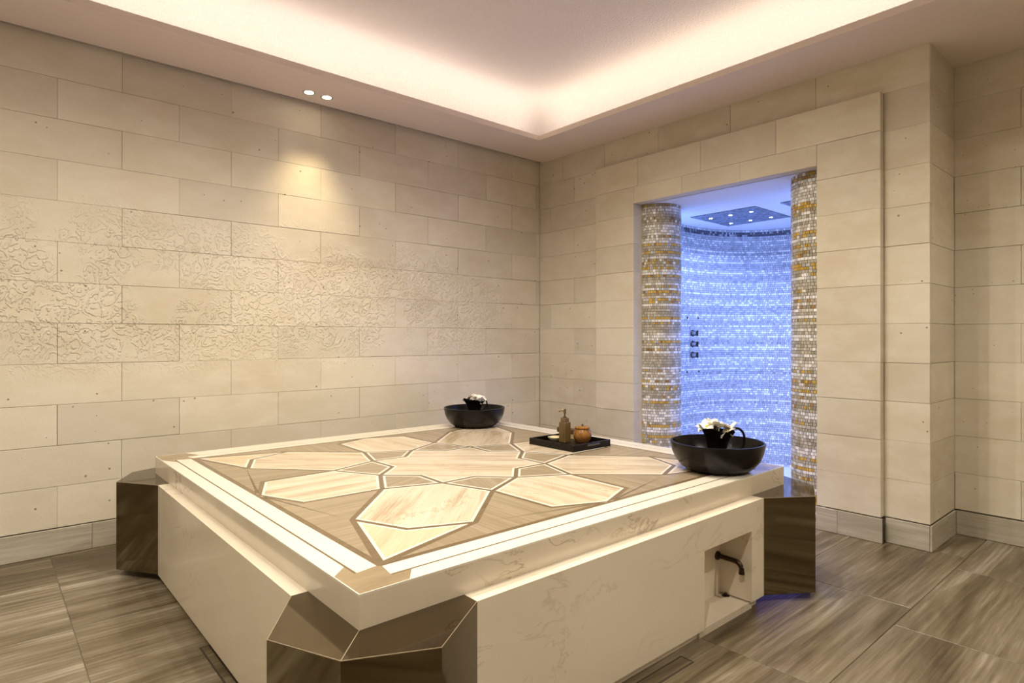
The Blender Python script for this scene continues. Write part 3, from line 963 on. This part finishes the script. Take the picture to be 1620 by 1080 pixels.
# ------------------------------------------------------------------ bowls, jugs and flowers
def copy_tree(o, parent=None):
    c_ = o.copy()
    col.objects.link(c_)
    c_.parent = parent
    for ch in o.children:
        copy_tree(ch, c_)
    return c_
def make_bowl():
    e = empty('bowl')
    outp = [(0.0, 0.0), (0.128, 0.0), (0.150, 0.006), (0.178, 0.024), (0.203, 0.055), (0.219, 0.092), (0.228, 0.138), (0.226, 0.143), (0.218, 0.143)]
    inp = [(0.210, 0.108), (0.192, 0.066), (0.162, 0.036), (0.120, 0.024), (0.0, 0.022)]
    MB().lathe(outp + inp, 72).build('vessel', 'black_ceramic', e, True)
    MB().lathe([(0.110, 0.0005), (0.1175, 0.0005), (0.1175, -0.0), (0.110, 0.0)], 48).build('foot_ring', 'black_ceramic', e, True)
    return e
B1, B2 = (2.793, 3.628, ZT), (2.789, 1.627, ZT)
bowl = make_bowl()
bowl.location = B1
tag(bowl, 'wide black bowl at the back corner of the platform by the carved wall', 'bowl', 'black bowls on the platform')
bowl2 = copy_tree(bowl)
bowl2.location = B2
bowl2['label'] = 'wide black bowl at the right corner of the platform before the shower'

def make_jug():
    e = empty('jug')
    seg, b = 48, MB()
    prof_o = [(0.034, 0.0), (0.037, 0.03), (0.040, 0.07), (0.046, 0.105), (0.058, 0.135), (0.076, 0.160)]
    vs2, fs2 = [], []
    def ringrow(r, z, top):
        for i in range(seg):
            a = 2 * pi * i / seg
            wav = top * (0.006 * sin(5 * a) + 0.012 * cos(a - pi) ** 3)
            rr = r * (1 + 0.04 * top * sin(5 * a + 1))
            vs2.append((rr * cos(a), rr * sin(a), z + wav))
    n_rows = 0
    for r, z in prof_o:
        ringrow(r, z, (z / 0.16) ** 3)
        n_rows += 1
    for r, z in reversed(prof_o):
        ringrow(r - 0.004, max(z, 0.006) - (0.0 if z > .01 else 0), (z / 0.16) ** 3)
        n_rows += 1
    for k in range(n_rows - 1):
        for i in range(seg):
            j = (i + 1) % seg
            fs2.append((k * seg + i, k * seg + j, (k + 1) * seg + j, (k + 1) * seg + i))
    fs2.append(tuple(range(seg - 1, -1, -1)))
    fs2.append(tuple((n_rows - 1) * seg + i for i in range(seg)))
    b.add(vs2, fs2).build('body', 'black_ceramic', e, True)
    hp = []
    for t in range(17):
        s = t / 16
        ang = pi * (0.80 - 1.30 * s)
        hp.append((0.082 + 0.040 * cos(ang) + (0.0 if s < .75 else -(s - .75) * .11), 0, 0.118 + 0.044 * sin(ang) - (0 if s < .6 else (s - .6) * .09)))
    hp = [(0.062, 0, 0.148)] + hp + [(0.040, 0, 0.045)]
    MB().tube(hp, 0.0052, 10).build('handle', 'black_ceramic', e, True)
    return e
jug = make_jug()
jug.location = (B1[0], B1[1], ZT + 0.022)
jug.rotation_euler = (0, 0, radians(5))
jug.scale = (1.08,) * 3
tag(jug, 'small flared black jug of white flowers in the back bowl', 'jug', 'black jugs in the bowls')
jug2 = copy_tree(jug)
jug2.location = (B2[0], B2[1], ZT + 0.022)
jug2.rotation_euler = (0, 0, radians(-38))
jug2.scale = (1.15,) * 3
jug2['label'] = 'small flared black jug of white flowers in the bowl before the shower'

def petal_mesh():
    nu, nv = 7, 5
    vs2, fs2 = [], []
    for side in (0, 1):
        for i in range(nu):
            u = i / (nu - 1)
            w = 0.019 * sin(pi * (0.10 + 0.86 * u)) ** 0.8
            for j in range(nv):
                v_ = j / (nv - 1) * 2 - 1
                z = 0.018 * u ** 0.7 - 0.012 * u * u + 0.006 * v_ * v_ * u + 0.003 * v_ * u
                vs2.append((0.003 + 0.043 * u, w * v_, z - 0.0012 * side))
    m_ = nu * nv
    for side in (0, 1):
        for i in range(nu - 1):
            for j in range(nv - 1):
                q = [side * m_ + i * nv + j, side * m_ + (i + 1) * nv + j, side * m_ + (i + 1) * nv + j + 1, side * m_ + i * nv + j + 1]
                fs2.append(tuple(q if side == 0 else q[::-1]))
    edge = [i * nv for i in range(nu)] + [(nu - 1) * nv + j for j in range(1, nv)] + [i * nv + nv - 1 for i in range(nu - 2, -1, -1)] + [j for j in range(nv - 2, 0, -1)]
    for a, b in zip(edge, edge[1:] + edge[:1]):
        fs2.append((a, b, m_ + b, m_ + a))
    return MB().add(vs2, fs2).mesh('petal', 'petal', True)
PET = petal_mesh()
HEART = MB().lathe([(0.0, 0.010), (0.004, 0.009), (0.006, 0.005), (0.004, 0.0), (0.0, -0.002)], 12).mesh('heart', 'petal_heart', True)
STEM = MB().tube([(0, 0, 0), (0.001, 0, -0.01), (0, 0, -0.022)], 0.0022, 6).mesh('stem', 'soap_dish', True)
def flower(loc_, tilt, rz, scale, label, group):
    e = tag(empty('flower', loc_), label, 'flower', group)
    e.rotation_euler = (tilt[0], tilt[1], rz)
    e.scale = (scale,) * 3
    for i in range(5):
        put('petal', PET, e, (0, 0, 0), 2 * pi * i / 5)
    put('heart', HEART, e)
    put('stem', STEM, e)
    return e
places = (((-0.030, 0.020, 0.176), (-.35, -.35), 'at the left of the'), ((0.004, -0.014, 0.182), (.30, .0), 'at the front of the'), ((0.032, -0.034, 0.160), (.55, .5), 'hanging over the right rim of the'), ((0.012, 0.030, 0.178), (-.3, .25), 'at the back of the'), ((0.030, 0.004, 0.176), (.1, .35), 'between the front and right flowers of the'))
vr, vd = (sin(YAW), -cos(YAW)), (cos(YAW), sin(YAW))
for B, nm in ((B1, 'jug in the back bowl'), (B2, 'jug before the shower')):
    for i, ((dx, dy, dz), tl, w) in enumerate(places):
        k_ = 1.35
        px = B[0] + vr[0] * dx * k_ + vd[0] * dy * k_
        py = B[1] + vr[1] * dx * k_ + vd[1] * dy * k_
        flower((px, py, ZT + 0.022 + dz + (0.012 if B is B2 else 0.004)), tl, i * 1.3 + (0.5 if B is B2 else 0), 1.32 if B is B2 else 1.12, 'white flower ' + w + ' ' + nm, 'white flowers in the ' + nm)

# ------------------------------------------------------------------ tray and toiletries
TRX0, TRX1, TRY0, TRY1 = 2.575, 2.905, 2.410, 2.785
trw, trh = (TRX1 - TRX0) / 2, (TRY1 - TRY0) / 2
tr = tag(empty('tray', ((TRX0 + TRX1) / 2, (TRY0 + TRY1) / 2, ZT)), 'black lacquered rectangular tray holding toiletries on the platform', 'tray')
o_t = [(-trw, -trh), (trw, -trh), (trw, trh), (-trw, trh)]
MB().prism(o_t, 0.0, 0.012, 0.002).build('bottom', 'tray_lacquer', tr)
for nm, (x0, x1, y0, y1) in (('wall', (-trw, -trw + .010, -trh, trh)), ('wall', (trw - .010, trw, -trh, trh)), ('wall', (-trw + .010, trw - .010, -trh, -trh + .010)), ('wall', (-trw + .010, trw - .010, trh - .010, trh))):
    MB().box(x0, x1, y0, y1, 0.010, 0.040, 0.0015).build('side_wall', 'tray_lacquer', tr)
for sy in (-1, 1):
    h_ = MB().box(-0.055, 0.055, -0.0015, 0.0015, 0.0, 0.011, 0.001).build('handle_slot', 'gunmetal', tr, False, (0.01, sy * (trh + 0.0008), 0.021))
zf_ = ZT + 0.0122
ds = tag(empty('soap_dispenser', (2.742, 2.640, zf_)), 'square bamboo soap dispenser with metal pump on the black tray', 'dispenser')
MB().box(-.027, .027, -.027, .027, 0, .126, .003).build('body', 'bamboo_wood', ds)
MB().box(-.019, .019, -.019, .019, .126, .152, .002).build('collar', 'bamboo_wood', ds)
MB().lathe([(0.0, .152), (.0125, .152), (.0125, .158), (.0055, .160), (.0045, .182), (0.0, .182)], 18).build('pump_stem', 'brass', ds, True)
MB().tube([(0.0, 0, .178), (0, 0, .205)], .0082, 14).build('pump_head', 'brass', ds, True)
nz = Vector((-vr[0], -vr[1], 0))
MB().tube([tuple(nz * .002 + Vector((0, 0, .198))), tuple(nz * .026 + Vector((0, 0, .196))), tuple(nz * .038 + Vector((0, 0, .190)))], [.0052, .0046, .004], 10).build('nozzle', 'brass', ds, True)
jr = tag(empty('lidded_jar', (2.832, 2.574, zf_)), 'round turned wooden jar with a knobbed lid on the black tray', 'jar')
MB().lathe([(0, 0), (.040, 0), (.045, .004), (.056, .028), (.0585, .045), (.054, .064), (.046, .078), (.0445, .084), (0.0, .084)], 44).build('body', 'jar_wood', jr, True)
lid = MB().lathe([(0.0, .084), (.0475, .084), (.050, .088), (.049, .093), (.040, .0965), (0.0, .0985)], 44).build('lid', 'jar_wood', jr, True)
MB().lathe([(0.0, .098), (.004, .098), (.0045, .102), (.0065, .106), (.005, .110), (0.0, .111)], 18).build('knob', 'dark_wood', lid, True)
sd = tag(empty('soap_dish', (2.742, 2.722, zf_)), 'shallow round olive soap dish beside the bamboo dispenser', 'dish')
MB().lathe([(0, 0), (.030, 0), (.042, .010), (.048, .020), (.046, .021), (.038, .011), (0, .007)], 40).build('saucer', 'soap_dish', sd, True)
MB().lathe([(.046, .0205), (.0485, .0225), (.0475, .0200)], 40).build('rim', 'soap_dish', sd, True)
sb = tag(empty('soap_bar', (2.742, 2.722, zf_ + .0075)), 'round tan soap bar lying in the olive soap dish', 'soap')
MB().lathe([(0, 0), (.028, .0), (.035, .006), (.035, .014), (.030, .019), (0, .0205)], 36).build('bar', 'soap', sb, True)
MB().lathe([(.014, .0203), (.016, .0212), (.018, .0203)], 30).build('stamped_ring', 'soap', sb, True)
br = tag(empty('wooden_brush', (2.884, 2.735, zf_)), 'dark wooden nail brush propped on the back rim of the tray', 'brush')
MB().box(-.026, .022, -.075, .092, .0295, .062, .004).build('handle_block', 'dark_wood', br)
MB().box(-.024, -.006, -.065, .030, 0.0, .0295, .001).build('bristles', 'bristle', br)
